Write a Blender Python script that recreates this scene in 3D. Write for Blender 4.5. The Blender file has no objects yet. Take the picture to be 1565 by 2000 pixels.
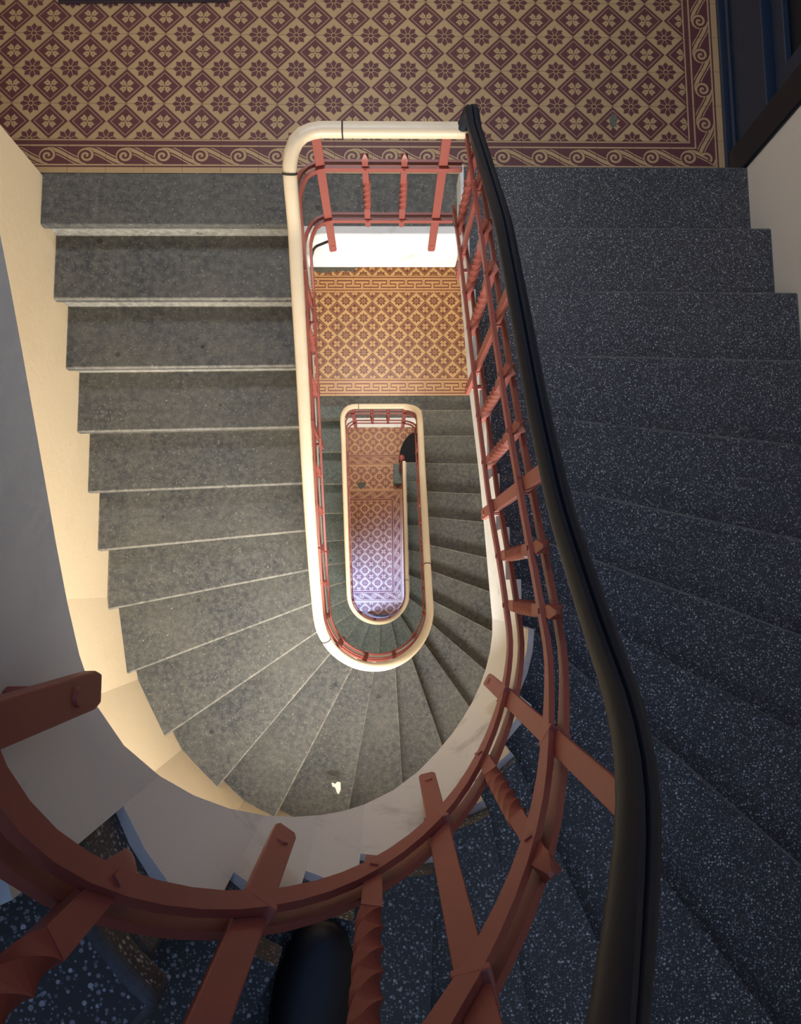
import bpy, bmesh, math, random
from mathutils import Vector, Matrix
random.seed(4)
PI = math.pi
sc = bpy.context.scene
COL = sc.collection

# ------------------------------------------------------------------ camera
F, TH, PH, PS, DC = 1400.0, .1023, -.022, -.0094, 3.054
def rotm():
    Rz = Matrix.Rotation(PS, 3, 'Z'); Rx = Matrix.Rotation(TH, 3, 'X'); Ry = Matrix.Rotation(PH, 3, 'Y')
    return Rz @ Ry @ Rx
cam_d = bpy.data.cameras.new('camera')
cam = bpy.data.objects.new('camera', cam_d); COL.objects.link(cam)
cam.matrix_world = Matrix.Translation((0, 0, DC)) @ rotm().to_4x4()
cam_d.sensor_fit = 'HORIZONTAL'; cam_d.sensor_width = 36.0; cam_d.lens = 36.0 * F / 1565.0
cam_d.clip_start = 0.02; cam_d.clip_end = 60
sc.camera = cam

# ------------------------------------------------------------------ light
sc.view_settings.view_transform = 'Standard'; sc.view_settings.look = 'None'
sc.view_settings.gamma = 1.0; sc.view_settings.exposure = 0.0
wd = bpy.data.worlds.new('sky_light'); sc.world = wd; wd.use_nodes = True
wb = wd.node_tree.nodes['Background']
wb.inputs[0].default_value = (.20, .38, .80, 1); wb.inputs[1].default_value = 0.95

def area(name, loc, rot, sx, sy, power, col):
    d = bpy.data.lights.new(name, 'AREA'); d.shape = 'RECTANGLE'; d.size = sx; d.size_y = sy
    d.energy = power; d.color = col
    o = bpy.data.objects.new(name, d); COL.objects.link(o); o.location = loc; o.rotation_euler = rot
    return o
# daylight through the windows in the rounded end wall (all face into the stairwell)
area('window_daylight', (-.05, -1.53, .22), (PI/2, 0, 0), 1.0, 1.35, 150, (1.0, .96, .89))
area('window_daylight', (-.05, -1.53, -3.05), (PI/2, 0, 0), 1.0, 1.35, 85, (1.0, .92, .80))
area('window_daylight', (.1, -1.50, 3.95), (PI/2 - .5, 0, 0), 1.0, 1.35, 16, (.70, .82, 1.0))
# daylight falling in through the street door on the ground floor
sd = area('street_door_daylight', (-1.40, -.45, -5.75), (0, math.radians(-50), math.radians(20)), .5, .5, 40, (.16, .34, 1.0)); sd.data.spread = math.radians(48)
l1 = area('landing_fill_light', (-.15, 2.55, 3.22), (-.18, 0, 0), .5, .5, 21, (.82, .89, 1.0))  # this and the next two: unseen fill lights added to brighten each tiled floor
l2 = area('landing_fill_light', (-.15, 2.55, -.42), (-.1, 0, 0), .5, .5, 18, (1.0, .93, .84))
l3 = area('landing_fill_light', (-.15, 2.55, -3.98), (-.2, 0, 0), .5, .5, 13, (1.0, .86, .72))
l1.data.spread = math.radians(126); l2.data.spread = math.radians(100); l3.data.spread = math.radians(100)

# ------------------------------------------------------------------ node expressions
class X:
    tree = None
    def __init__(s, v): s.v = v
    @staticmethod
    def m(op, *a):
        n = X.tree.nodes.new('ShaderNodeMath'); n.operation = op
        for i, q in enumerate(a):
            if isinstance(q, X): q = q.v
            if isinstance(q, (int, float)): n.inputs[i].default_value = q
            else: X.tree.links.new(q, n.inputs[i])
        return X(n.outputs[0])
    def __add__(s, o): return X.m('ADD', s, o)
    def __radd__(s, o): return X.m('ADD', s, o)
    def __sub__(s, o): return X.m('SUBTRACT', s, o)
    def __rsub__(s, o): return X.m('SUBTRACT', o, s)
    def __mul__(s, o): return X.m('MULTIPLY', s, o)
    def __rmul__(s, o): return X.m('MULTIPLY', s, o)
    def __truediv__(s, o): return X.m('DIVIDE', s, o)
    def __lt__(s, o): return X.m('LESS_THAN', s, o)
    def __gt__(s, o): return X.m('GREATER_THAN', s, o)
    def abs(s): return X.m('ABSOLUTE', s)
    def fr(s): return X.m('FRACT', s)
    def mx(s, o): return X.m('MAXIMUM', s, o)
    def mn(s, o): return X.m('MINIMUM', s, o)
def hyp(a, b): return X.m('SQRT', a*a + b*b)
def inv(a): return 1.0 - a
def rect(u, v, u0, u1, v0, v1): return (u > u0) * (u < u1) * (v > v0) * (v < v1)

def new_mat(name):
    m = bpy.data.materials.new(name); m.use_nodes = True
    t = m.node_tree; X.tree = t
    b = t.nodes['Principled BSDF']
    return m, t, b
def noise(t, vec, scale, detail=4, rough=.6):
    n = t.nodes.new('ShaderNodeTexNoise'); n.inputs['Scale'].default_value = scale
    n.inputs['Detail'].default_value = detail; n.inputs['Roughness'].default_value = rough
    t.links.new(vec, n.inputs['Vector']); return n.outputs[0]
def vor(t, vec, scale, out='Distance', rnd=1.0):
    n = t.nodes.new('ShaderNodeTexVoronoi'); n.inputs['Scale'].default_value = scale
    n.inputs['Randomness'].default_value = rnd
    t.links.new(vec, n.inputs['Vector']); return n.outputs[out]
def ramp(t, fac, stops):
    n = t.nodes.new('ShaderNodeValToRGB'); e = n.color_ramp.elements
    while len(e) < len(stops): e.new(.5)
    for q, (p, c) in zip(e, stops): q.position = p; q.color = (*c, 1)
    t.links.new(fac.v if isinstance(fac, X) else fac, n.inputs[0]); return n.outputs[0]
def mix(t, fac, a, b, mode='MIX'):
    n = t.nodes.new('ShaderNodeMix'); n.data_type = 'RGBA'; n.blend_type = mode
    for s, q in ((n.inputs[0], fac), (n.inputs[6], a), (n.inputs[7], b)):
        if isinstance(q, X): q = q.v
        if isinstance(q, (int, float)): s.default_value = q
        elif isinstance(q, tuple): s.default_value = (*q, 1)
        else: t.links.new(q, s)
    return n.outputs[2]
def bump(t, b, h, strength=.3, dist=.01):
    n = t.nodes.new('ShaderNodeBump'); n.inputs['Strength'].default_value = strength
    n.inputs['Distance'].default_value = dist
    t.links.new(h.v if isinstance(h, X) else h, n.inputs['Height']); t.links.new(n.outputs[0], b.inputs['Normal'])
def geo(t):
    return t.nodes.new('ShaderNodeNewGeometry').outputs['Position']

# ---------- encaustic tile patterns: UV is in tiles
CREAM_A, DARK_A = (.50, .355, .195), (.10, .034, .042)
def tile_mat(name, kind, cream, dark, rough=.42):
    m, t, b = new_mat(name)
    uvn = t.nodes.new('ShaderNodeUVMap').outputs[0]
    sp = t.nodes.new('ShaderNodeSeparateXYZ'); t.links.new(uvn, sp.inputs[0])
    U, V = X(sp.outputs[0]), X(sp.outputs[1])
    pos = geo(t)
    if kind == 'field':
        # flower at integer coordinates, dark diamond at half coordinates
        fu = (U + .5).fr() - .5; fv = (V + .5).fr() - .5
        du = U.fr() - .5; dv = V.fr() - .5
        d = du.abs() + dv.abs()
        r = hyp(fu, fv); a = X.m('ARCTAN2', fv, fu)
        a2 = ((a / (PI/4) + .5).fr() - .5).abs() * (PI/4)
        px = r * X.m('COSINE', a2); py = r * X.m('SINE', a2)
        petal = (px > .072) * (py < (px*.414 - .009)) * (py < (.292 - px)*.80)
        core = r < .052
        flower = petal.mx(core)
        dark_d = d < .49
        line = (d > .375) * (d < .40)
        qa = du.abs() - .082; qb = dv.abs() - .082
        lobe = hyp(qa, qb) < .070
        l2 = (hyp(du.abs() - .152, dv.abs() - .088) < .030).mx(hyp(du.abs() - .088, dv.abs() - .152) < .030)
        mid = (du.abs() < .028) * (dv.abs() < .05)
        slit = hyp(qa, qb) < .014
        quat = (lobe.mx(l2)).mx(mid) * inv(slit)
        darkm = (dark_d * inv(line) * inv(quat)).mx(inv(dark_d) * flower)
        ju, jv = du.abs(), fv.abs()
        gap = (ju < .006).mx(jv < .006)
    elif kind == 'key':
        u = U.fr()
        k = rect(u, V, -1, .85, .655, .735)
        k = k.mx(rect(u, V, -1, .05, .46, .735)).mx(rect(u, V, -1, .37, .46, .53))
        k = k.mx(rect(u, V, .32, .37, .27, .53)).mx(rect(u, V, .49, 2, .27, .345)).mx(rect(u, V, -1, .37, .27, .345))
        k = k.mx(rect(u, V, .49, .54, .27, .53)).mx(rect(u, V, .49, .85, .46, .53)).mx(rect(u, V, .80, .85, .46, .735))
        k = k.mx(rect(u, V, -1, 2, .855, .92)).mx(rect(u, V, -1, 2, .105, .17))
        darkm = k; gap = ((u - .93).abs() < .007).mx(V < .006).mx(V > .993)
    else:  # running scroll, V=1 at the field side
        u = U.fr(); W = 1.0 - V
        x = (u + .0).fr() - .5; y = W - .49
        r = hyp(x, y); a = X.m('ARCTAN2', y, x)
        spir = ((r / .13 + a / (2*PI)).fr() < .5)
        disc = r < .225
        xs = (u + .5).fr()                         # 0 at a scroll centre, 1 at the next one
        yc = X.m('COSINE', xs * PI) * -.20
        dd = (y - yc)
        band = ((dd.abs() < .055)).mx((dd.abs() > .095) * (dd.abs() < .13))
        zone = (W > .25) * (W < .74)
        cream_m = (disc * spir).mx(inv(disc) * band) * zone
        cream_m = cream_m.mx(W < .045).mx((W > .17) * (W < .215)).mx((W > .74) * (W < .785)).mx(W > .83)
        darkm = inv(cream_m); gap = ((u - .02).abs() < .006).mx(W < .006)
    n1 = noise(t, pos, 3.5, 5); n2 = noise(t, pos, 60, 3)
    # each tile a slightly different firing
    fl = t.nodes.new('ShaderNodeCombineXYZ')
    t.links.new(X.m('FLOOR', U + .5).v, fl.inputs[0]); t.links.new(X.m('FLOOR', V + .01).v, fl.inputs[1])
    wn = t.nodes.new('ShaderNodeTexWhiteNoise'); t.links.new(fl.outputs[0], wn.inputs[0])
    c1 = mix(t, X(wn.outputs[0]) * .45, cream, tuple(c*.78 for c in cream))
    c1 = mix(t, X(n1) * .35, c1, tuple(c*.7 for c in cream))
    c2 = mix(t, X(n2) * .5, dark, tuple(min(1, c*1.7) for c in dark))
    c = mix(t, darkm, c1, c2)
    c = mix(t, gap * .75, c, (.05, .035, .03))
    dirt = ramp(t, noise(t, pos, 2.2, 8, .7), [(.60, (0, 0, 0)), (.74, (1, 1, 1))])
    c = mix(t, X(dirt) * .35, c, (.10, .075, .06))
    t.links.new(c, b.inputs['Base Color']); b.inputs['Roughness'].default_value = rough
    bump(t, b, X(n2) * .4 - gap, .15, .003)
    return m
T_A = tile_mat('landing_tile_field', 'field', CREAM_A, DARK_A)
S_A = tile_mat('landing_tile_scroll', 'scroll', CREAM_A, DARK_A)
CREAM_B, DARK_B = (.66, .42, .18), (.16, .045, .025)
T_B = tile_mat('middle_tile_field', 'field', CREAM_B, DARK_B)
K_B = tile_mat('middle_tile_key', 'key', (.66, .38, .17), DARK_B)
CREAM_C, DARK_C = (.62, .33, .15), (.19, .055, .03)
T_C = tile_mat('ground_tile_field', 'field', CREAM_C, DARK_C, .48)
S_C = tile_mat('ground_tile_scroll', 'scroll', CREAM_C, DARK_C, .48)

# ---------- stone, plaster, metal
def stone(name, base, light, spots=True):
    m, t, b = new_mat(name); pos = geo(t)
    n1 = noise(t, pos, 2.5, 6, .65); n2 = noise(t, pos, 35, 5, .7)
    c = mix(t, ramp(t, n1, [(.35, (0, 0, 0)), (.68, (1, 1, 1))]), base, light)
    c = mix(t, ramp(t, n2, [(.40, (0, 0, 0)), (.75, (1, 1, 1))]), c, tuple(q*1.5 for q in light))
    sp = ramp(t, noise(t, pos, 110, 2, .5), [(.655, (0, 0, 0)), (.70, (1, 1, 1))])
    c = mix(t, X(sp) * .5, c, (.5, .46, .36))
    v = vor(t, pos, 5.5); gum = (X(v) < .075)
    c = mix(t, gum * .6, c, tuple(q*.35 for q in base))
    v2 = vor(t, pos, 13); chip = (X(v2) < .045) * (X(noise(t, pos, 1.3, 2)) > .5)
    c = mix(t, chip * .8, c, (.62, .58, .48))
    scuff = ramp(t, noise(t, pos, 7, 10, .8), [(.60, (0, 0, 0)), (.72, (1, 1, 1))])
    c = mix(t, X(scuff) * .30, c, (.42, .37, .28))
    t.links.new(c, b.inputs['Base Color']); b.inputs['Roughness'].default_value = .72
    bump(t, b, n2, .25, .004)
    return m
M_STONE = stone('worn_step_stone', (.052, .058, .066), (.120, .118, .105))
M_RISER = stone('dusty_riser_stone', (.20, .20, .185), (.33, .32, .28))
M_STONE2 = stone('lower_step_stone', (.075, .10, .105), (.13, .16, .16))
def terrazzo():
    m, t, b = new_mat('dark_terrazzo'); pos = geo(t)
    n1 = noise(t, pos, 3, 5)
    c = mix(t, X(n1), (.016, .020, .028), (.034, .038, .048))
    for scale, thr, amp, col in ((150, .19, .9, (.46, .48, .52)), (85, .13, .9, (.55, .58, .62)), (270, .22, .8, (.34, .36, .40))):
        v = vor(t, pos, scale); cc = vor(t, pos, scale, 'Color')
        s2 = t.nodes.new('ShaderNodeSeparateColor'); t.links.new(cc, s2.inputs[0])
        c = mix(t, (X(v) < thr * 1.6) * (X(s2.outputs[0]) > .30) * X(s2.outputs[1]) * amp, c, col)
    t.links.new(c, b.inputs['Base Color']); b.inputs['Roughness'].default_value = .5
    bump(t, b, noise(t, pos, 90, 3), .1, .002)
    return m
M_TERR = terrazzo()
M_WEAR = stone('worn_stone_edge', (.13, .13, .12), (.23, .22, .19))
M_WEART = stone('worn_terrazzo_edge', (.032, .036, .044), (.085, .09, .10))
def plaster(name, a, bb, dirt=(.22, .18, .12), amt=.5, sc_=1.6):
    m, t, b = new_mat(name); pos = geo(t)
    c = mix(t, noise(t, pos, 1.2, 4), a, bb)
    d = ramp(t, noise(t, pos, sc_, 9, .72), [(.55, (0, 0, 0)), (.75, (1, 1, 1))])
    c = mix(t, X(d) * amt, c, dirt)
    t.links.new(c, b.inputs['Base Color']); b.inputs['Roughness'].default_value = .75
    bump(t, b, noise(t, pos, 25, 6), .25, .006)
    return m
M_WALL = plaster('cream_wall_plaster', (.74, .60, .40), (.68, .54, .35), (.50, .36, .18), .25)
M_WALL2 = plaster('pale_wall_plaster', (.78, .75, .70), (.72, .68, .60), (.45, .35, .18), .3)
M_STR = plaster('white_string_paint', (.80, .81, .81), (.68, .70, .71), (.28, .28, .28), .8, 4.0)
def paint(name, col, rough=.35, var=.3, metal=0):
    m, t, b = new_mat(name); pos = geo(t)
    c = mix(t, X(noise(t, pos, 14, 6)) * var, col, tuple(q*.45 for q in col))
    t.links.new(c, b.inputs['Base Color']); b.inputs['Roughness'].default_value = rough
    b.inputs['Metallic'].default_value = metal
    bump(t, b, noise(t, pos, 60, 3), .12, .003)
    return m
M_RED = paint('oxide_red_paint', (.31, .080, .062), .45)
M_BLACK = paint('black_handrail_plastic', (.004, .010, .022), .5, .2)
M_BLACK.node_tree.nodes['Principled BSDF'].inputs['Specular IOR Level'].default_value = .3
M_CREAM = plaster('cream_handrail_plastic', (.80, .69, .50), (.74, .60, .42), (.45, .32, .2), .2, 6)
M_CREAM.node_tree.nodes['Principled BSDF'].inputs['Roughness'].default_value = .42
M_NAVY = paint('navy_woodwork_paint', (.018, .035, .075), .3, .4)
M_NAVYD = paint('dark_navy_paint', (.006, .010, .020), .35, .4)
M_CLOTH = paint('black_cloth', (.008, .009, .014), .9, .3)
M_LEATH = paint('black_leather', (.006, .007, .012), .5, .3)
M_SKIN = paint('skin', (.50, .30, .21), .5, .1)
M_MAT = paint('dark_mat_fibre', (.030, .018, .028), .95, .5)
M_RUB = paint('black_rubber', (.006, .008, .016), .8, .3)
M_IRON = paint('dark_cable_sheath', (.02, .015, .015), .5, .3)
M_PAPER = paint('white_paper', (.85, .82, .74), .8, .05)
M_SEAM = paint('rail_joint_gap', (.03, .02, .015), .8, .1)
M_WIN = paint('white_window_paint', (.75, .75, .72), .4, .1)
def glassy():
    m, t, b = new_mat('daylit_frosted_glass')
    b.inputs['Base Color'].default_value = (.8, .85, .9, 1)
    b.inputs['Emission Color'].default_value = (.8, .9, 1, 1); b.inputs['Emission Strength'].default_value = 1.0
    return m
M_GLASS = glassy()

# ------------------------------------------------------------------ mesh helpers
class MB:
    def __init__(s): s.v = []; s.f = []; s.uv = {}; s.mi = []
    def poly(s, pts, mi=0, uv=None):
        i = len(s.v); s.v += [tuple(p) for p in pts]; s.f.append(list(range(i, i+len(pts)))); s.mi.append(mi)
        if uv: s.uv[len(s.f)-1] = uv
    def prism(s, pts, z0, z1, mi=0):
        n = len(pts); i = len(s.v)
        a = sum(pts[k][0]*pts[(k+1) % n][1] - pts[(k+1) % n][0]*pts[k][1] for k in range(n))
        if a < 0: pts = pts[::-1]
        s.v += [(p[0], p[1], z0) for p in pts] + [(p[0], p[1], z1) for p in pts]
        s.f.append([i+k for k in range(n)][::-1]); s.f.append([i+n+k for k in range(n)]); s.mi += [mi, mi]
        for k in range(n):
            q = (k+1) % n; s.f.append([i+k, i+q, i+n+q, i+n+k]); s.mi.append(mi)
    def box(s, c, d, mat=None, mi=0):
        M = mat or Matrix.Identity(3); i = len(s.v)
        for z in (-1, 1):
            for x, y in ((-1, -1), (1, -1), (1, 1), (-1, 1)):
                s.v.append(tuple(Vector(c) + M @ Vector((x*d[0]/2, y*d[1]/2, z*d[2]/2))))
        for q in ([3, 2, 1, 0], [4, 5, 6, 7], [0, 1, 5, 4], [1, 2, 6, 5], [2, 3, 7, 6], [3, 0, 4, 7]):
            s.f.append([i+k for k in q]); s.mi.append(mi)
    def rings(s, R, cap=True, closed=False, mi=0):
        n = len(R[0]); i = len(s.v)
        for r in R: s.v += [tuple(p) for p in r]
        m = len(R)
        for a in range(m if closed else m-1):
            b = (a+1) % m
            for k in range(n):
                q = (k+1) % n; s.f.append([i+a*n+k, i+a*n+q, i+b*n+q, i+b*n+k]); s.mi.append(mi)
        if cap and not closed:
            s.f.append([i+k for k in range(n)][::-1]); s.f.append([i+(m-1)*n+k for k in range(n)]); s.mi += [mi, mi]
    def build(s, name, mats, parent=None, smooth=None, bevel=0, loc=None):
        me = bpy.data.meshes.new(name); me.from_pydata(s.v, [], s.f)
        for m in (mats if isinstance(mats, (list, tuple)) else [mats]): me.materials.append(m)
        for p, k in zip(me.polygons, s.mi): p.material_index = k
        if s.uv:
            l = me.uv_layers.new(name='UVMap')
            for fi, uv in s.uv.items():
                for li, q in zip(me.polygons[fi].loop_indices, uv): l.data[li].uv = q
        me.validate(); me.update()
        bm = bmesh.new(); bm.from_mesh(me)
        if not s.uv: bmesh.ops.recalc_face_normals(bm, faces=bm.faces)
        bm.to_mesh(me); bm.free()
        if smooth is not None:
            for p in me.polygons: p.use_smooth = True
            me.set_sharp_from_angle(angle=math.radians(smooth))
        o = bpy.data.objects.new(name, me); COL.objects.link(o)
        if parent is not None: o.parent = parent; o.matrix_parent_inverse = parent.matrix_world.inverted() if False else Matrix.Translation(-Vector(parent.location))
        if bevel:
            md = o.modifiers.new('bevel', 'BEVEL'); md.width = bevel; md.segments = 3; md.limit_method = 'ANGLE'; md.angle_limit = math.radians(40)
        return o
def thing(name, label, cat, loc=(0, 0, 0), group=None):
    o = bpy.data.objects.new(name, None); COL.objects.link(o); o.location = loc; o.empty_display_size = .1
    o['label'] = label; o['category'] = cat
    if group: o['group'] = group
    return o
def tag(o, label, cat, group=None):
    o['label'] = label; o['category'] = cat
    if group: o['group'] = group
    return o
def struct(o, label=None):
    o['kind'] = 'structure'
    if label: o['label'] = label
    return o

def sweep(mb, path, prof, mi=0, cap=True):
    """path: list of Vector; prof: (side, up) offsets; side is horizontal"""
    R = []; n = len(path)
    for i, p in enumerate(path):
        T = (path[min(i+1, n-1)] - path[max(i-1, 0)])
        T.normalize()
        H = Vector((T.x, T.y, 0))
        if H.length < 1e-4: H = Vector((1, 0, 0))
        H.normalize(); S = Vector((H.y, -H.x, 0)); Un = S.cross(T); Un.normalize()
        R.append([p + S*a + Un*b for a, b in prof])
    mb.rings(R, cap, mi=mi)
def interp(tab, s):
    if s <= tab[0][0]:
        (a, b), (c, d) = tab[0], tab[1]
    elif s >= tab[-1][0]:
        (a, b), (c, d) = tab[-2], tab[-1]
    else:
        for i in range(len(tab)-1):
            if tab[i][0] <= s <= tab[i+1][0]: (a, b), (c, d) = tab[i], tab[i+1]; break
    return b + (d-b)*(s-a)/(c-a)
def smooth_tab(tab, w, step=.05, clamp=False):
    out = []; s = tab[0][0]
    f = lambda q: interp(tab, min(max(q, tab[0][0]), tab[-1][0]) if clamp else q)
    while s <= tab[-1][0]+1e-6:
        out.append((s, sum(f(s + w*(k/6-1)) for k in range(13))/13)); s += step
    return out

# ------------------------------------------------------------------ stair geometry
RISE = 3.617/24
OXL, OXR, OYC = -1.51, 1.585, -.05
OXC, OR_ = (OXL+OXR)/2, (OXR-OXL)/2
class Well:
    """U-shaped well edge; s runs: right straight (negative), bottom half circle, left straight"""
    def __init__(s, xl, xr, yc): s.xl, s.xr, s.yc = xl, xr, yc; s.xc = (xl+xr)/2; s.R = (xr-xl)/2
    def off(s, d): return Well(s.xl+d, s.xr-d, s.yc)     # shrink towards the well
    def pos(s, t, base=None):
        R0 = base.R if base else s.R                     # t measured on the base curve
        if t < 0: return Vector((s.xr, s.yc - t, 0))
        if t > PI*R0: return Vector((s.xl, s.yc + (t-PI*R0), 0))
        a = t/R0; return Vector((s.xc + s.R*math.cos(a), s.yc - s.R*math.sin(a), 0))
    def s_of(s, x, y):
        if y >= s.yc: return s.yc - y if x > s.xc else PI*s.R + (y-s.yc)
        return math.atan2(s.yc-y, x-s.xc)*s.R
def outer_hit(p, ang):
    d = Vector((math.cos(ang), math.sin(ang)))
    lo, hi = 0, 4.0
    def outside(q):
        if q.y >= OYC: return q.x > OXR or q.x < OXL
        return math.hypot(q.x-OXC, q.y-OYC) > OR_
    t = 0
    while t < 4 and not outside(Vector(p[:2]) + d*t): t += .005
    return Vector(p[:2]) + d*t
def outer_between(a, b):
    """points on the outer wall between a and b following the wall, when on the round part"""
    def ang(q): return math.atan2(q.y-OYC, q.x-OXC)
    out = []
    pts = []
    for q in (a, b): pts.append(ang(q))
    a0, a1 = pts
    if a.y < OYC or b.y < OYC:
        for deg in range(-180, 1, 9):
            r = math.radians(deg)
            lo, hi = min(a0, a1), max(a0, a1)
            if a0 > PI/2: a0 -= 2*PI
            if a1 > PI/2: a1 -= 2*PI
            lo, hi = min(a0, a1), max(a0, a1)
            if lo + .02 < r < hi - .02: out.append((r, Vector((OXC+OR_*math.cos(r), OYC+OR_*math.sin(r)))))
        out.sort(key=lambda q: abs(q[0]-a0)); out = [q[1] for q in out]
    return out

def staircase(label, zb, rise, well, edges, mat, fas, bmat=None, drop={}):
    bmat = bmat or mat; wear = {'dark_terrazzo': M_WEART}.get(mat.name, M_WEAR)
    """edges: m -> (s on the well curve, direction in degrees). Tread m lies between edge m and m+1 at zb+m*rise"""
    root = thing('staircase', label, 'staircase', (well.xc, 0, zb))
    N = max(edges); E = {}
    for m, (s, deg) in edges.items():
        p = well.pos(s).to_2d(); E[m] = (p, outer_hit(p, math.radians(deg)), math.radians(deg), s)
    for m in range(1, N):
        (ia, oa, da, sa), (ib, ob, db, sb) = E[m], E[m+1]
        na = Vector((math.sin(da), -math.cos(da))); nb = Vector((math.sin(db), -math.cos(db)))   # up the stair
        W2 = Well(well.xl-.010, well.xr+.010, well.yc)
        inner = [W2.pos(sa + (sb-sa)*k/4, well).to_2d() for k in range(5)]; bk = W2.pos(sb+.028, well).to_2d(); fi = W2.pos(sa+.026, well).to_2d()
        outer = [oa] + outer_between(oa, ob) + [ob]
        z = zb + m*rise
        mb = MB()
        top = inner[:-1] + [bk, ob + nb*.03] + outer[::-1][1:]
        mb.prism(top, z-.042, z)
        fo = oa + na*.026
        body = [fi] + inner[1:-1] + [bk, ob + nb*.03] + outer[::-1][1:-1] + [fo]
        mb.prism(body, z-rise-.09, z-.0425, 1)
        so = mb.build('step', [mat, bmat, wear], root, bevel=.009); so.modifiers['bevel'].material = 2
    # last riser below the upper landing
    (ia, oa, da, sa) = E[N]; na = Vector((math.sin(da), -math.cos(da)))
    mb = MB(); z = zb + N*rise
    mb.prism([ia + na*.026, oa + na*.026, oa + na*.12, ia + na*.12], z-rise-.13, z-.0425, 1)
    mb.prism([ia, oa, oa + na*.12, ia + na*.12], z-.042, z-.001)
    mb.build('landing_nosing', [mat, bmat], root, bevel=.009)
    # painted string on the well side: smooth lower edge, stepped upper edge
    inn = well.off(.0); ring_s = []
    knots = []
    for m in range(1, N):
        a, b_ = E[m][3], E[m+1][3]; n = max(2, int((b_-a)/.045))
        knots += [(a + (b_-a)*k/n, zb + m*rise + .003 - drop.get(m, 0)) for k in range(n+1)]
    mb = MB(); outw = Well(well.xl-.013, well.xr+.013, well.yc)
    R = []
    for s, zt in knots:
        zl = fas(s); p = inn.pos(s) + Vector((0, 0, 0)); q = outw.pos(s, well)
        pin = Well(well.xl+.001, well.xr-.001, well.yc).pos(s, well)
        R.append([Vector((pin.x, pin.y, zl)), Vector((pin.x, pin.y, zt)), Vector((q.x, q.y, zt)), Vector((q.x, q.y, zl))])
    mb.rings(R)
    mb.build('string_board', M_STR, root, smooth=30)
    return root, E

# ---- upper flight: from the tiled landing up past the camera
WU = Well(-.298, .338, -.095)
EU = {1: (-1.885, 0), 2: (-1.53, 0), 3: (-1.205, -.5), 4: (-.91, -1.5), 5: (-.665, -6.5), 6: (-.43, -12.5), 7: (-.255, -20.5),
      8: (-.108, -29), 9: (.01, -41.5), 10: (.16, -53), 11: (.255, -66.5), 12: (.344, -79.5), 13: (.45, -93), 14: (.56, -106),
      15: (.634, -119), 16: (.72, -132), 17: (.867, -147), 18: (1.03, -160), 19: (1.29, -169.5), 20: (1.57, -175),
      21: (1.85, -180), 22: (2.13, -180), 23: (2.41, -180), 24: (2.694, -180)}
FU = smooth_tab([(-2.0, -.20), (-1.378, .074), (-.868, .30), (-.443, .58), (-.131, .72), (.0, .78), (.141, .87), (.272, 1.05), (.385, 1.27),
                 (.482, 1.51), (.571, 1.69), (.686, 1.885), (.786, 2.05), (.904, 2.22), (.968, 2.30), (1.064, 2.365), (1.208, 2.435),
                 (1.323, 2.49), (1.433, 2.55), (2.0, 2.84), (2.8, 3.26)], .05)
up_root, EUp = staircase('dark speckled terrazzo staircase nearest the camera, climbing from the upper tiled landing',
          0, RISE, WU, EU, M_TERR, lambda s: interp(FU, s),
          drop={11: .03, 12: .05, 13: .05, 14: .08, 15: .11, 16: .13, 17: .06, 18: .10})

# ---- middle flight (worn grey stone), numbered from its lower landing
WM = Well(-.36, .34, -.135)
KM = {0: (-.36, 1.60, 180), 1: (-.36, 1.32, 180), 2: (-.36, 1.05, -179.5), 3: (-.36, .785, -179), 4: (-.36, .525, -178), 5: (-.36, .295, -175),
      6: (-.36, .094, -169.5), 7: (-.36, -.085, -160), 8: (-.33, -.235, -146.5), 9: (-.28, -.355, -131), 10: (-.18, -.467, -118),
      11: (-.06, -.5, -101), 12: (.067, -.49, -87), 13: (.17, -.455, -71), 14: (.26, -.38, -55), 15: (.31, -.26, -41), 16: (.34, -.107, -27.5),
      17: (.34, .120, -20), 18: (.34, .33, -13), 19: (.34, .57, -6), 20: (.34, .80, -3), 21: (.34, 1.07, -1), 22: (.34, 1.345, 0), 23: (.34, 1.62, 0)}
EM = {24-k: (WM.s_of(x, y), d) for k, (x, y, d) in KM.items()}
def string_low(E, zb, rise, c):
    tab = sorted((s, zb + m*rise - c) for m, (s, d) in E.items())
    return smooth_tab([(tab[0][0]-.3, tab[0][1]-.1)] + tab + [(tab[-1][0]+.2, tab[-1][1]+.08)], .16)
FM = string_low(EM, -3.617, RISE, .36)
mid_root, EMp = staircase('worn grey stone staircase curving down from the upper landing, lit warm at its bend',
          -3.617, RISE, WM, EM, M_STONE, lambda s: interp(FM, s), M_RISER)

# ---- lowest flight
WL = Well(-.385, .295, -.085)
ZG = -6.794; R3 = (6.794-3.617)/21
KL = {0: (-.39, 1.58, 180), 1: (-.39, 1.28, 180), 2: (-.39, .99, 180), 3: (-.39, .72, -179), 4: (-.39, .46, -177), 5: (-.39, .235, -173), 6: (-.39, .045, -164),
      7: (-.39, -.14, -154), 8: (-.35, -.29, -146), 9: (-.28, -.39, -127), 10: (-.18, -.44, -110), 11: (-.05, -.48, -93), 12: (.08, -.44, -77),
      13: (.19, -.36, -58), 14: (.29, -.15, -36), 15: (.30, .13, -20), 16: (.30, .45, -10), 17: (.30, .78, -4), 18: (.30, 1.09, 0), 19: (.30, 1.39, 0), 20: (.30, 1.68, 0)}
EL = {21-k: (WL.s_of(x, y), d) for k, (x, y, d) in KL.items()}
FL = string_low(EL, ZG, R3, .34)
SW = math.radians(128)*WL.R
low_fas = lambda s: ZG if s < SW else min(interp(FL, s), ZG + (s-SW)*14)
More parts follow.
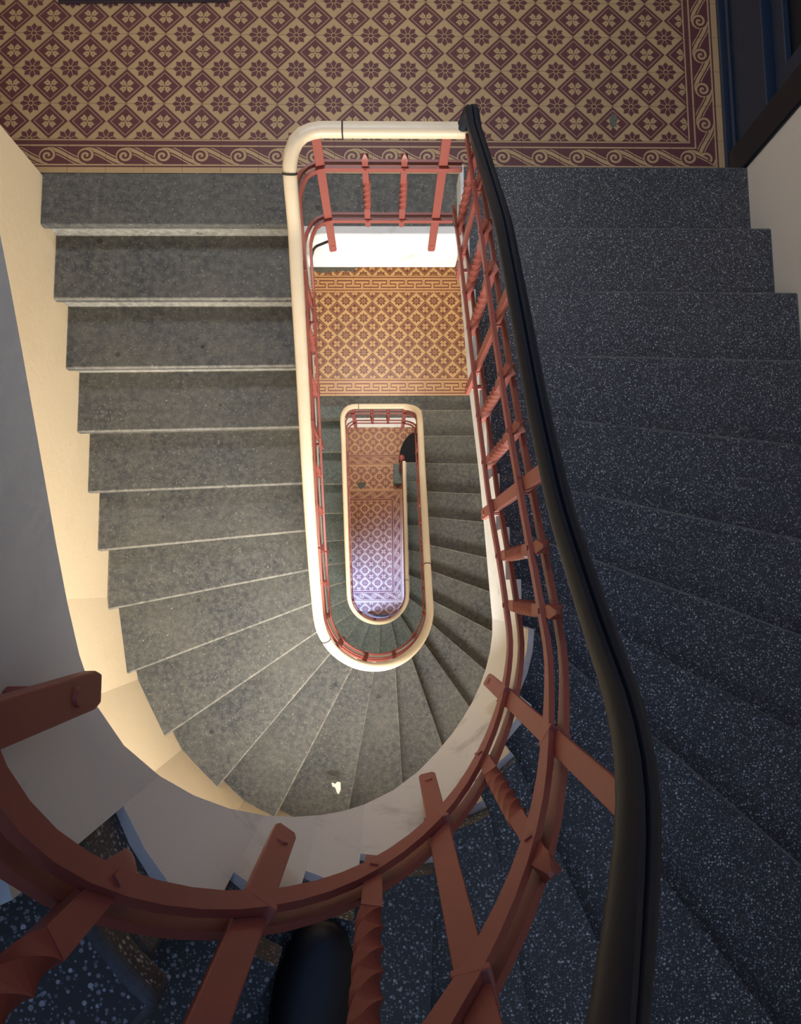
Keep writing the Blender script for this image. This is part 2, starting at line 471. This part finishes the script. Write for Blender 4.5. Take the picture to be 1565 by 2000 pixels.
low_root, ELp = staircase('lowest dark stone staircase seen small inside the inner rail, ending at the ground floor',
          ZG, R3, WL, EL, M_STONE2, low_fas, M_RISER)
mb = MB(); mb.prism([(.13, 1.385), (.30, 1.385), (.30, 1.66), (.13, 1.66)], ZG, ZG+R3)
mb.build('bottom_step_block', M_STONE2, low_root, bevel=.006)

# ------------------------------------------------------------------ floors
P_ = .17
def fieldq(mb, x0, x1, y0, y1, z, ax, ay, mi):
    f = lambda x, y: ((x-ax)/P_, (y-ay)/P_)
    mb.poly([(x0, y0, z), (x1, y0, z), (x1, y1, z), (x0, y1, z)], mi, [f(x0, y0), f(x1, y0), f(x1, y1), f(x0, y1)])
def bandq(mb, pts, uvs, z, mi):
    mb.poly([(x, y, z) for x, y in pts], mi, uvs)
# upper landing (z = 0)
ax, ay = -1.5758, 2.5132
yf, ys = ay - 3*P_, 1.843        # field ends, border ends
xf = 1.402; xe = 1.565
mb = MB()
fieldq(mb, -2.7, xf, yf, 3.7, 0, ax, ay, 0)
bandq(mb, [(-2.7, ys), (xe, ys), (xf, yf), (-2.7, yf)], [((-2.7-ax)/P_, 0), ((xe-ax)/P_, 0), ((xf-ax)/P_, 1), ((-2.7-ax)/P_, 1)], 0, 1)
bandq(mb, [(xe, ys), (xe, 3.7), (xf, 3.7), (xf, yf)], [((ys-ay)/P_, 0), ((3.7-ay)/P_, 0), ((3.7-ay)/P_, 1), ((yf-ay)/P_, 1)], 0, 1)
struct(mb.build('floor', [T_A, S_A]), 'upper landing floor of cream and maroon patterned tiles with a scroll border')
mb = MB(); mb.prism([(-1.51, 1.605), (-.36, 1.605), (-.36, 1.572), (.34, 1.572), (.34, 1.70), (OXR, 1.70), (OXR, 1.842), (-2.7, 1.842), (-2.7, 1.832), (-1.51, 1.832)], -.04, -.002)
struct(mb.build('floor', M_STONE), 'dark stone edge of the upper landing')
mb = MB(); mb.prism([(-2.7, 1.75), (1.7, 1.75), (1.7, 3.7), (-2.7, 3.7)], -.30, -.042)
struct(mb.build('floor', M_WALL), 'slab under the upper landing')
def well_fascia(z, xl, xr, y, t):
    mb = MB(); rc = .05
    mb.prism([(xl-.02, y+.03), (xr+.02, y+.03), (xr+.02, y-.012), (xl-.02, y-.012)], z-t, z-.001)
    return mb
struct(well_fascia(0, -.36, .34, 1.57, .335).build('trim_1', M_STR, bevel=.006), 'white painted edge of the upper landing facing the well')
struct(well_fascia(-3.617, -.39, .34, 1.555, .24).build('trim_2', M_STR, bevel=.006), 'white painted edge of the middle landing facing the well')
# middle landing
z = -3.617; bx, by = -.5247, 2.7307; b1, b0 = by + .5*P_, by - 4.5*P_
mb = MB()
fieldq(mb, -2.7, 1.6, b0, b1, z, bx, by, 0)
for (ya, yb, va, vb) in ((b0-.17, b0, 0, 1), (b1, b1+.17, 0, 1)):
    bandq(mb, [(-2.7, ya), (1.6, ya), (1.6, yb), (-2.7, yb)], [((-2.7-bx)/P_+.5, va), ((1.6-bx)/P_+.5, va), ((1.6-bx)/P_+.5, vb), ((-2.7-bx)/P_+.5, vb)], z, 1)
fieldq(mb, -2.7, 1.6, b1+.17, 3.7, z, bx, by+.5*P_+.17+.0, 0)
struct(mb.build('floor', [T_B, K_B]), 'middle landing floor of ochre and brown tiles with a Greek key border')
mb = MB(); mb.prism([(-1.62, 1.56), (OXR+.02, 1.56), (OXR+.02, b0-.169), (-1.62, b0-.169)], z-.04, z-.002)
struct(mb.build('floor', M_STONE), 'dark stone edge of the middle landing')
mb = MB(); mb.prism([(-2.7, 1.75), (1.7, 1.75), (1.7, 3.7), (-2.7, 3.7)], z-.24, z-.042)
struct(mb.build('floor', M_WALL), 'slab under the middle landing')
def patch(name, x, y, z, rx, ry, mat, par):
    mb = MB(); mb.prism([(x+rx*math.cos(a*PI/7)*(1+.2*math.sin(a*2.3)), y+ry*math.sin(a*PI/7)*(1+.2*math.cos(a*3.1))) for a in range(14)], z-.002, z+.0015)
    mb.build(name, mat, par)
M_MORT = stone('grey_mortar', (.06, .065, .06), (.12, .12, .10))
floorA = bpy.data.objects['floor']
patch('mortar_patch', 1.060, 2.105, 0, .018, .035, M_MORT, floorA)
patch('mortar_patch', -.50, 3.075, -3.617, .32, .055, M_MORT, bpy.data.objects['floor.003'])
# ground floor
z = ZG; cx, cy = -.2672, .5492; dx, dy = -.4002, 2.0744
mb = MB()
y3t, y3b = 1.165, -.06; xr3 = .095
fieldq(mb, -2.7, xr3, y3b, y3t, z, cx, cy, 0)
fieldq(mb, -2.7, 1.6, 1.335, 1.645, z, dx, dy - 3*P_-.06, 0)
fieldq(mb, -2.7, 1.6, 1.815, 3.7, z, dx, dy, 0)
uv = lambda x, v: ((x-dx)/P_, v)
bandq(mb, [(-2.7, 1.335), (1.6, 1.335), (1.6, 1.165), (-2.7, 1.165)][::-1], [uv(-2.7, 0), uv(1.6, 0), uv(1.6, 1), uv(-2.7, 1)][::1], z, 1) if False else \
    bandq(mb, [(-2.7, y3t), (xr3, y3t), (xr3+.17, 1.335), (-2.7, 1.335)], [uv(-2.7, 1), uv(xr3, 1), uv(xr3+.17, 0), uv(-2.7, 0)], z, 1)
bandq(mb, [(-2.7, 1.645), (1.6, 1.645), (1.6, 1.815), (-2.7, 1.815)], [uv(-2.7, 0), uv(1.6, 0), uv(1.6, 1), uv(-2.7, 1)], z, 1)
bandq(mb, [(xr3, y3b), (xr3+.17, y3b-.17), (xr3+.17, y3t+.17), (xr3, y3t)], [((y3b)/P_, 1), ((y3b-.17)/P_, 0), ((y3t+.17)/P_, 0), (y3t/P_, 1)], z, 1)
bandq(mb, [(-2.7, y3b-.17), (xr3+.17, y3b-.17), (xr3, y3b), (-2.7, y3b)], [uv(-2.7, 0), uv(xr3+.17, 0), uv(xr3, 1), uv(-2.7, 1)], z, 1)
fieldq(mb, -2.7, xr3+.17, y3b-.33, y3b-.17, z, cx, y3b-.17-.085, 0)
struct(mb.build('floor', [T_C, S_C]), 'ground floor of rust and cream tiles with scroll borders')
patch('mortar_patch', -.31, 1.385, ZG, .06, .05, M_MORT, bpy.data.objects['floor.006'])
mb = MB(); mb.prism([(-2.7, -1.8), (1.7, -1.8), (1.7, 3.7), (-2.7, 3.7)], z-.1, z-.004)
struct(mb.build('floor', M_STONE2), 'dark ground floor slab under the stairs')

# ------------------------------------------------------------------ walls
ZT, ZB = 5.6, ZG
def wall(name, pts, z0, z1, mat, label):
    mb = MB(); mb.prism(pts, z0, z1); return struct(mb.build(name, mat), label)
wall('wall_left', [(OXL, -.05), (OXL, 1.83), (OXL-.2, 1.83), (OXL-.2, -.05)], ZB, ZT, M_WALL, 'cream plastered wall beside the left flight')
wall('wall_right', [(OXR, -.05), (OXR, 1.80), (OXR+.2, 1.80), (OXR+.2, -.05)], ZB, ZT, M_WALL2, 'pale plastered wall beside the right flight')
wall('wall_back', [(-2.8, 3.7), (1.8, 3.7), (1.8, 3.9), (-2.8, 3.9)], ZB, ZT, M_WALL, 'back wall of the landings')
wall('wall_far_left', [(-2.7, 1.83), (-2.7, 3.7), (-2.9, 3.7), (-2.9, 1.83)], ZB, ZT, M_WALL, 'left end wall of the landings')
wall('wall_side', [(-2.9, 1.63), (OXL-.2, 1.63), (OXL-.2, 1.83), (-2.9, 1.83)], ZB, ZT, M_WALL, 'return wall between the left flight and the landings')
wall('wall_far_right', [(1.70, 1.80), (1.70, 3.7), (1.9, 3.7), (1.9, 1.80)], ZB, ZT, M_WALL2, 'right end wall of the landings')
mb = MB(); R = []
for k in range(11):
    a = -k*PI/10; c, s_ = math.cos(a), math.sin(a)
    i, o = (OXC+OR_*c, OYC+OR_*s_), (OXC+(OR_+.2)*c, OYC+(OR_+.2)*s_)
    R.append([Vector((*i, ZB)), Vector((*i, ZT)), Vector((*o, ZT)), Vector((*o, ZB))])
mb.rings(R); struct(mb.build('wall_front', M_WALL), 'rounded cream end wall around the winding steps')
# landing above the camera with its soffit
wall('ceiling', [(-2.7, 1.60), (1.7, 1.60), (1.7, 3.7), (-2.7, 3.7)], 3.35, 3.60, M_WALL, 'underside of the landing above')

# windows in the rounded wall
for n, z in enumerate((.22, -3.05, 3.95)):
    mb = MB(); y = -1.575
    for x in (-.55, -.05, .45): mb.box((x, y, z), (.06, .05, 1.45))
    for dz in (-.72, 0, .72): mb.box((-.05, y, z+dz), (1.06, .05, .06))
    w = mb.build('window_%d' % (n+1), M_WIN, bevel=.004); struct(w, 'white framed staircase window in the rounded wall')
    mb = MB(); mb.box((-.05, y-.01, z), (.98, .008, 1.42)); mb.build('pane', M_GLASS, w)

# ------------------------------------------------------------------ navy woodwork at the right end of the upper landing
mb = MB(); mb.prism([(1.60, 1.80), (1.72, 1.80), (1.72, 3.7), (1.60, 3.7)], 0, .30)
struct(mb.build('baseboard_right', M_NAVY, bevel=.006), 'tall navy baseboard on the right side of the upper landing')
mb = MB(); mb.prism([(1.562, 1.845), (1.602, 1.845), (1.602, 3.7), (1.562, 3.7)], -.002, .02)
mb.prism([(1.585, 1.845), (1.602, 1.845), (1.602, 3.7), (1.585, 3.7)], .02, .05)
struct(mb.build('trim_3', M_NAVY, bevel=.008), 'narrow blue strip between the tiles and the navy baseboard')
d = MB(); d.prism([(1.66, 1.95), (1.70, 1.95), (1.70, 2.95), (1.66, 2.95)], .30, 2.2)
door = struct(d.build('door_1', M_NAVYD), 'dark navy panelled door beside the upper landing')
mb = MB()
for (ya, yb) in ((2.0, 2.08), (2.40, 2.48), (2.84, 2.92)): mb.prism([(1.63, ya), (1.66, ya), (1.66, yb), (1.63, yb)], .32, 2.15)
for (za, zb_) in ((.32, .40), (1.0, 1.1), (2.05, 2.15)): mb.prism([(1.632, 2.0), (1.66, 2.0), (1.66, 2.92), (1.632, 2.92)], za, zb_)
mb.build('door_panel_moulding', M_NAVY, door, bevel=.006)
mb = MB(); mb.prism([(1.57, 1.79), (1.66, 1.79), (1.66, 1.94), (1.57, 1.94)], .0, 2.3)
struct(mb.build('trim_4', M_NAVYD, bevel=.012), 'black door post at the corner of the stair wall')
mb = MB(); mb.prism([(1.61, 2.95), (1.70, 2.95), (1.70, 3.05), (1.61, 3.05)], .3, 2.3)
struct(mb.build('trim_5', M_NAVYD, bevel=.01), 'far black door post')

# ------------------------------------------------------------------ railings
def rail_curve(pts, n=4):
    out = []
    for i in range(len(pts)-1):
        p0 = pts[max(i-1, 0)]; p1, p2 = pts[i], pts[i+1]; p3 = pts[min(i+2, len(pts)-1)]
        for k in range(n):
            t = k/n
            out.append(.5*((2*p1) + (p2-p0)*t + (2*p0-5*p1+4*p2-p3)*t*t + (3*p1-p0-3*p2+p3)*t**3))
    out.append(pts[-1]); return out
def ell(w, h, n=14, flat=.0):
    P = []
    for k in range(n):
        a = 2*PI*k/n; c, s_ = math.cos(a), math.sin(a)
        P.append((w/2*math.copysign(abs(c)**.75, c), h/2*math.copysign(abs(s_)**.75, s_)))
    return P
BAR = [(-.005, -.011), (.005, -.011), (.005, .011), (-.005, .011)]
GROOVED = [(-.020, -.014), (-.0205, .006), (-.017, .014), (-.009, .018), (-.002, .018), (.001, .012), (.004, .018), (.012, .019), (.019, .012), (.0215, 0), (.019, -.012), (.010, -.019), (-.010, -.019)]
def post_mesh(base, top, nrm, w=.032, t=.013):
    """flat upright bar; nrm points out of the well"""
    mb = MB(); n = Vector(nrm).normalized(); tg = Vector((-n.y, n.x, 0))
    R = []
    for z, k in ((base.z, .75), (base.z+.012, 1), (top, 1)):
        c = Vector((base.x, base.y, z))
        R.append([c + tg*w/2*k + n*t/2, c - tg*w/2*k + n*t/2, c - tg*w/2*k - n*t/2, c + tg*w/2*k - n*t/2])
    mb.rings(R); return mb
def bracket_mesh(base, nrm, L):
    mb = MB(); n = Vector(nrm).normalized(); tg = Vector((-n.y, n.x, 0)); up = Vector((0, 0, 1))
    c = Vector(base) + Vector((0, 0, .05))
    R = []
    for d, r in ((-.009, .007), (-.006, .009), (L, .009)):
        R.append([c + n*d + tg*r*math.cos(a*PI/4) + up*r*math.sin(a*PI/4) for a in range(8)])
    mb.rings(R); return mb
def twist_mesh(x, y, z0, z1, z2, z3, ang):
    """z0..z3: lower tip, lower rail, upper rail, upper tip"""
    mb = MB(); R = []
    e = .24*(z2-z1); L = [(z0, .003, 0), (z0+.022, .0105, 0), (z0+.034, .0105, 0), (z1, .011, 0), (z1+e, .012, 0)]
    n = 22
    for k in range(n+1):
        t = k/n; L.append((z1+e + (z2-z1-2*e)*t, .0115, t*2.5*PI))
    L += [(z2, .010, 2.5*PI), (z3-.036, .0105, 2.5*PI), (z3-.018, .0125, 2.5*PI), (z3, .003, 2.5*PI)]
    for z, r, a in L:
        R.append([Vector((x + 1.41*r*math.cos(ang+a+PI/4+q*PI/2), y + 1.41*r*math.sin(ang+a+PI/4+q*PI/2), z)) for q in range(4)])
    mb.rings(R); return mb

class Path:
    """plan path with cumulative length and a height table on top"""
    def __init__(s, pts): 
        s.p = pts; s.L = [0]
        for a, b in zip(pts, pts[1:]): s.L.append(s.L[-1] + (b-a).length)
    def at(s, d):
        d = min(max(d, 0), s.L[-1])
        for i in range(len(s.L)-1):
            if d <= s.L[i+1] or i == len(s.L)-2:
                t = (d-s.L[i])/max(1e-9, s.L[i+1]-s.L[i]); return s.p[i].lerp(s.p[i+1], t)
    def nrm(s, d, side=1):
        T = s.at(d+.01) - s.at(d-.01); T.normalize(); return Vector((T.y, -T.x, 0))*side
    def near(s, x, y):
        best = min(range(len(s.p)), key=lambda i: (s.p[i]-Vector((x, y, 0))).length); return s.L[best]

def make_railing(root, path, zt, d0, d1, posts, twists, hr_d0, hr_d1, hmat, side, h=(.22, .64, .90), low=.24, seams=(), zf=None, prof=None, hand_pre=None, hand_post=None, wh=(.050, .048), hoff=0.0):
    """side: +1/-1 picks which way the well wall lies"""
    step = .03
    zl, zu, zh, zbs = zf if zf else (lambda d: zt(d)+h[0], lambda d: zt(d)+h[1], lambda d: zt(d)+h[2], lambda d: zt(d)-low)
    def line(zz, a, b, off=0):
        n = max(3, int((b-a)/step)); out = []
        for k in range(n+1):
            d = a + (b-a)*k/n; p = path.at(d); nn = path.nrm(d, side)
            out.append(Vector((p.x, p.y, 0)) + nn*off + Vector((0, 0, zz(d))))
        return out
    for hh in (zl, zu):
        for off in (-.0125, .0125):
            mb = MB(); sweep(mb, line(hh, d0, d1, off), BAR); mb.build('rail_bar', M_RED, root, smooth=35)
    hp = line(zh, hr_d0, hr_d1, hoff)
    if hand_pre: hp = hand_pre + hp
    if hand_post: hp = hp + hand_post
    mb = MB(); sweep(mb, hp, prof or ell(*wh)); ho = mb.build('handrail', hmat, root, smooth=50)
    # joints of the rail sections
    for d in seams:
        a = line(zh, d-.0025, d+.0025, hoff); mb = MB()
        sweep(mb, [a[0], a[-1]], ell(wh[0]+.003, wh[1]+.003)); mb.build('rail_joint', M_SEAM, ho)
    # steel strip under the handrail
    mb = MB(); sweep(mb, [p - Vector((0, 0, wh[1]*.62)) for p in hp], [(-.009, -.004), (.009, -.004), (.009, .004), (-.009, .004)])
    mb.build('rail_strip', M_RED, root, smooth=35)
    for d in posts:
        p = path.at(d); nn = path.nrm(d, side)
        base = Vector((p.x, p.y, zbs(d)))
        po = post_mesh(base, zh(d)-.02, nn).build('post', M_RED, root, bevel=.002)
        bracket_mesh(base, nn, .048).build('bracket', M_RED, po, smooth=40)
        tg = Vector((-nn.y, nn.x, 0)); M3 = Matrix((tg, nn, Vector((0, 0, 1)))).transposed()
        for hh in (zl, zu):
            mb = MB(); mb.box((p.x, p.y, hh(d)), (.038, .036, .012), M3); mb.build('strap', M_RED, po, bevel=.002)
    for d in twists:
        p = path.at(d); nn = path.nrm(d, side)
        b = twist_mesh(p.x, p.y, zl(d)-.07, zl(d), zu(d), zu(d)+.07, math.atan2(nn.y, nn.x)).build('twisted_baluster', M_RED, root, smooth=50)
        tg = Vector((-nn.y, nn.x, 0)); M3 = Matrix((tg, nn, Vector((0, 0, 1)))).transposed()
        for hh in (zl, zu):
            mb = MB(); mb.box((p.x, p.y, hh(d)), (.010, .040, .010), M3); mb.build('rivet', M_RED, b)

# upper railing, black handrail, along s of the well curve
WR = WU.off(.05)
ds = [-1.585 + .03*k for k in range(150)]
pathU = Path([WR.pos(s, WU) for s in ds])
arc_of = lambda s: interp(list(zip(ds, pathU.L)), s)
def tabf(lst, w=.07):
    lst = smooth_tab(lst, w, .03)
    tb = [(arc_of(q), z_) for q, z_ in lst if -1.58 < q < 2.6]
    tb = [q for i, q in enumerate(tb) if i == 0 or q[0] > tb[i-1][0]+1e-6]
    return lambda d: interp(tb, d)
zlowU = tabf([(-1.6, .40), (-1.271, .62), (-.914, .835), (-.582, 1.02), (-.292, 1.205), (-.163, 1.33), (-.048, 1.42), (.148, 1.53), (.274, 1.70), (.40, 1.91),
              (.535, 2.115), (.66, 2.283), (.82, 2.475), (.925, 2.58), (1.3, 2.80), (2.7, 3.50)])
zupU = tabf([(-1.6, .84), (-1.072, 1.150), (-.726, 1.335), (-.438, 1.51), (-.174, 1.695), (-.056, 1.785), (.133, 1.90), (.25, 2.10), (.385, 2.31),
             (.52, 2.52), (.70, 2.75), (1.0, 3.0), (2.7, 3.9)])
zhanU = tabf([(-1.365, 1.09), (-.945, 1.44), (-.68, 1.60), (-.417, 1.755), (-.213, 1.90), (-.087, 2.03), (.007, 2.13), (.061, 2.195), (.133, 2.28),
              (.216, 2.37), (.28, 2.445), (.45, 2.72), (.6, 2.95), (1.0, 3.35), (2.7, 4.25)], .05)
zbasU = tabf([(-1.6, .20), (-1.279, .40), (-.758, .643), (-.297, .99), (.169, 1.27), (.431, 1.665), (.691, 2.09), (1.009, 2.43), (2.7, 3.3)], .03)
railU = thing('railing', 'oxide red iron railing with a black handrail, sweeping round the foreground', 'railing', (WR.xc, WR.yc, 1.0))
kU = lambda lst: [arc_of(s) for s in lst]
dA = arc_of(-1.585)
pre = [Vector((.262, 1.478, .862)), Vector((.272, 1.478, .91)), Vector((.280, 1.466, .97)), Vector((.282, 1.425, .995)), Vector((.281, 1.36, 1.03))]
make_railing(railU, pathU, None, 0.05, arc_of(2.55), kU([-1.279, -.758, -.297, .169, .431, .691, 1.009, 1.7]),
             kU([-1.42, -1.073, -.914, -.582, -.428, -.163, -.048, .30, .545, .84]), arc_of(-1.19), arc_of(2.55), M_BLACK, -1,
             hand_pre=rail_curve(pre, 4)[:-1], wh=(.040, .042), hoff=0, zf=(zlowU, zupU, zhanU, zbasU), prof=GROOVED)
# two ribs that form the groove of the black handrail
def ring_path(W, yb, rc, y_end, over=True, xend=None):
    """plan path: from the right end of the landing side, along the back, down the left, round, and up the right leg"""
    P = []
    xs0 = W.xr
    n = 14
    for k in range(n): P.append(Vector((xs0 + (W.xl+rc-xs0)*k/n, yb, 0)))
    for k in range(9):
        a = PI/2 + k*PI/16; P.append(Vector((W.xl+rc+rc*math.cos(a), yb-rc+rc*math.sin(a), 0)))
    y = yb-rc-.04
    while y > W.yc+.01: P.append(Vector((W.xl, y, 0))); y -= .04
    for k in range(25):
        a = PI + k*PI/24; P.append(Vector((W.xc+W.R*math.cos(a), W.yc+W.R*math.sin(a), 0)))
    y = W.yc+.04
    while y < y_end: P.append(Vector((W.xr, y, 0))); y += .04
    return P
def low_railing(W0, ins, K, zb_top, rise, yb, rc, y_end, label, end_corner, hlev, first, posts_extra=(), low=.24, hx=None):
    W = W0.off(ins); P = ring_path(W, yb, rc, y_end)
    if end_corner:
        zc = W.xr - rc
        for k in range(1, 9):
            a = k*PI/16; P.append(Vector((W.xr-rc+rc*math.cos(a), y_end-.02+rc*math.sin(a), 0)))
    path = Path(P)
    tab = [(0, 0.0), (path.near(W.xl, yb-rc), 0.0)]
    tab = [(d, zb_top) for d, _ in tab]
    for k in sorted(K):
        x, y, _ = K[k]
        if k == 0: continue
        sx, sy = W.pos(W0.s_of(x, y), W0).to_2d()
        d = path.near(sx, sy)
        if d > tab[-1][0] + .02 and y < y_end+.05: tab.append((d, zb_top - k*rise))
    if end_corner: tab.append((path.L[-1]-.10, zb_top-(max(K)+1)*rise)); tab.append((path.L[-1]+.2, zb_top-(max(K)+1)*rise))
    st = smooth_tab(tab, .09, .03, clamp=True)
    zt = lambda d: interp(st, d)
    root = thing('railing', label, 'railing', (W.xc, W.yc, zb_top-1.5))
    dl = path.near(W.xl, yb-rc)
    dP = lambda x, y: path.near(x, y)
    return W, path, zt, root, dl
WMo, pathM, zM, railM, dlM = low_railing(WM, .055, KM, 0, RISE, 1.475, .11, 1.38,
     'oxide red iron railing with a cream handrail, around the middle well opening', True, .86, 0)
a0, a1 = dlM, pathM.L[-1]
back_posts = [pathM.near(.213, 1.475), pathM.near(-.213, 1.475)]
back_tw = [pathM.near(-.07, 1.475), pathM.near(.07, 1.475)]
posts = []; tw = []
d = dlM + .16; i = 0
while d < a1 - .10:
    (posts if i % 3 == 0 else tw).append(d); d += .17; i += 1
joint = [pathM.near(-.12, 1.475), pathM.near(WMo.xl, 1.36), (a0+a1)*.42, (a0+a1)*.62]
make_railing(railM, pathM, zM, 0.0, a1, back_posts + posts, back_tw + tw, .004, a1, M_CREAM, 1, h=(.30, .66, .86), low=-.02, wh=(.048, .046), seams=joint)
WLo, pathL, zL, railL, dlL = low_railing(WL, .045, KL, -3.617, R3, 1.475, .10, 1.53,
     'small red iron railing with a cream handrail, the innermost loop down at the ground floor', False, .86, 0)
a0, a1 = dlL, pathL.L[-1]
posts = []; tw = []; d = dlL + .16; i = 0
while d < a1 - .05:
    (posts if i % 3 == 0 else tw).append(d); d += .17; i += 1
# its landing part starts where the middle railing's corner ends
start = .055
make_railing(railL, pathL, zL, start, a1, [pathL.near(.18, 1.475), pathL.near(-.26, 1.475)] + posts, [pathL.near(-.1, 1.475), pathL.near(.04, 1.475)] + tw,
             start, a1, M_CREAM, 1, h=(.30, .66, .86), low=-.02, wh=(.042, .042), seams=[pathL.near(-.2, 1.475), (a0+a1)*.6])
e = pathL.at(a1); ez = zL(a1)
mb = MB(); R = []
for k in range(9):
    t = k/8; a = t*PI; rr = .038*math.sin(a) + .002
    R.append([Vector((e.x-.03 + rr*math.cos(q*PI/6), e.y+.05 + rr*math.sin(q*PI/6), ez+.86-.038*math.cos(a))) for q in range(12)])
mb.rings(R); mb.build('newel_knob', M_RED, railL, smooth=60)
mb = MB(); mb.prism([(e.x-.045, e.y+.035), (e.x-.015, e.y+.035), (e.x-.015, e.y+.065), (e.x-.045, e.y+.065)], ZG+R3, ez+.84)
mb.build('newel_post', M_RED, railL)

# ------------------------------------------------------------------ small things
mb = MB(); mb.prism([(-1.47, 2.655), (-.70, 2.67), (-.70, 3.15), (-1.47, 3.15)], .0, .012)
o = mb.build('doormat', M_MAT, bevel=.005); tag(o, 'dark doormat lying on the patterned tiles at the top edge', 'doormat')
mb = MB(); c = (.47, 1.70)
pts = [(c[0]-.26*math.cos(a*PI/28)*1.0, c[1]+.43*math.sin(a*PI/28)) for a in range(15)] + [(.60, 2.13), (.60, 1.70)]
mb.prism(pts, ZG, ZG+.02)
o = mb.build('doormat', M_RUB, bevel=.004); tag(o, 'round edged black rubber mat at the foot of the lowest stairs', 'doormat')
mb = MB(); px = Vector((-.30, -1.23, -10*RISE+.002))
pts = [(-.035, .03), (-.01, .022), (.0, .035), (.02, .03), (.022, -.01), (.01, -.04), (-.002, -.03), (-.012, .0), (-.03, .008)]
mb.prism([(px.x+a*1.0, px.y+b) for a, b in pts], px.z, px.z+.004)
o = mb.build('paper_scrap', M_PAPER); tag(o, 'small torn white paper scrap lying on a grey stone step', 'paper scrap')
def tube(name, pts, r, mat):
    mb = MB(); sweep(mb, rail_curve([Vector(p) for p in pts], 5), [(r*math.cos(a*PI/4), r*math.sin(a*PI/4)) for a in range(8)])
    return mb.build(name, mat, smooth=60)
o = tube('cable', [(-.22, 1.50, .06), (-.26, 1.50, .03), (-.305, 1.50, -.02), (-.325, 1.47, -.10), (-.33, 1.42, -.22)], .006, M_IRON)
tag(o, 'dark cable looping from the rail post down the corner of the well', 'cable')

# ------------------------------------------------------------------ person standing on the winding steps (only one shoe is in the picture)
zs = 14*RISE
person = thing('person', 'person in black trousers and black shoes standing at the railing', 'person', (-.1, -.8, zs))
def skin_body(name, verts, edges, mat, parent, root=0):
    me = bpy.data.meshes.new(name); me.from_pydata([v[0] for v in verts], edges, []); me.materials.append(mat)
    o = bpy.data.objects.new(name, me); COL.objects.link(o)
    o.parent = parent; o.matrix_parent_inverse = Matrix.Translation(-Vector(parent.location))
    md = o.modifiers.new('skin', 'SKIN')
    for i, v in enumerate(verts):
        me.skin_vertices[0].data[i].radius = v[1] if isinstance(v[1], tuple) else (v[1], v[1])
        me.skin_vertices[0].data[i].use_root = (i == root)
    s2 = o.modifiers.new('sub', 'SUBSURF'); s2.levels = 2; s2.render_levels = 2
    return o
X0, Y0 = -.06, -.80
V = lambda x, y, z: (X0+x, Y0+y, zs+z)
verts = [(V(0, 0, .95), (.15, .10)), (V(0, -.01, 1.15), (.13, .10)), (V(0, 0, 1.35), (.16, .11)), (V(0, 0, 1.48), (.06, .06)), (V(0, .03, 1.58), (.055, .06)),
         (V(0, .04, 1.66), (.075, .09)), (V(0, .03, 1.74), (.06, .07)),
         (V(.19, 0, 1.40), .055), (V(.24, -.03, 1.12), .042), (V(.23, .04, .88), .030), (V(.23, .06, .80), .035),
         (V(-.19, 0, 1.40), .055), (V(-.24, -.03, 1.12), .042), (V(-.23, .04, .88), .030), (V(-.23, .06, .80), .035),
         (V(.10, -.02, .84), .085), (V(.16, -.02, .36), .055), (V(.18, -.10, -.20), .038),
         (V(-.10, 0, .86), .085), (V(-.09, .10, .50), .055), (V(-.085, .08, .10), .042)]
edges = [(0, 1), (1, 2), (2, 3), (3, 4), (4, 5), (5, 6), (2, 7), (7, 8), (8, 9), (9, 10), (2, 11), (11, 12), (12, 13), (13, 14),
         (0, 15), (15, 16), (16, 17), (0, 18), (18, 19), (19, 20)]
skin_body('body', verts, edges, M_CLOTH, person)
mb = MB(); R = []
for k in range(9):
    a = k/8*PI
    R.append([Vector((X0 + (.085*math.sin(a)+.002)*math.cos(q*PI/6), Y0+.045 + (.10*math.sin(a)+.002)*math.sin(q*PI/6), zs+1.70-.115*math.cos(a))) for q in range(12)])
mb.rings(R); mb.build('head', M_SKIN, person, smooth=60)
def shoe(x, y, ang, z):
    mb = MB(); R = []
    prof = [(-.13, .020, .050), (-.125, .030, .07), (-.09, .036, .085), (-.04, .037, .085), (0, .040, .065), (.05, .048, .052), (.09, .049, .045), (.125, .042, .036), (.145, .028, .028), (.155, .010, .018)]
    ca, sa = math.cos(ang), math.sin(ang)
    for l, w, h in prof:
        ring = []
        for k in range(14):
            a = 2*PI*k/14; u = w*math.cos(a); hh = h*.5 + h*.5*math.sin(a)
            if math.sin(a) < 0: hh = max(0, h*.5 + h*.9*math.sin(a))
            ring.append(Vector((x + ca*u - sa*l, y + sa*u + ca*l, z+hh)))
        R.append(ring)
    mb.rings(R); return mb.build('shoe', M_LEATH, person, smooth=60)
shoe(-.105, -.565, -.2, zs+.001)
shoe(.12, -.80, -.1, 12*RISE+.001)

# invented fixtures for the added fill lights, out of view under the landings
for zc, lab in ((3.35, 'round white lamp added out of view under the landing above the camera for fill light'), (-.30, 'round white lamp added out of view under the upper landing for fill light'), (-3.857, 'round white lamp added out of view under the middle landing for fill light')):
    lamp = thing('added_ceiling_lamp', lab, 'lamp', (-.15, 2.55, zc))
    mb = MB(); R = []
    for z, r in ((zc, .10), (zc-.025, .14), (zc-.05, .17)):
        R.append([Vector((-.15 + r*math.cos(a*PI/12), 2.55 + r*math.sin(a*PI/12), z)) for a in range(24)])
    mb.rings(R); mb.build('added_lamp_base', M_WIN, lamp, smooth=40)
    mb = MB(); R = []
    for k in range(6):
        a = k*PI/11; R.append([Vector((-.15 + (.165*math.cos(a)+.002)*math.cos(q*PI/12), 2.55 + (.165*math.cos(a)+.002)*math.sin(q*PI/12), zc-.05 - .06*math.sin(a))) for q in range(24)])
    mb.rings(R); mb.build('added_lamp_shade', M_GLASS, lamp, smooth=60)
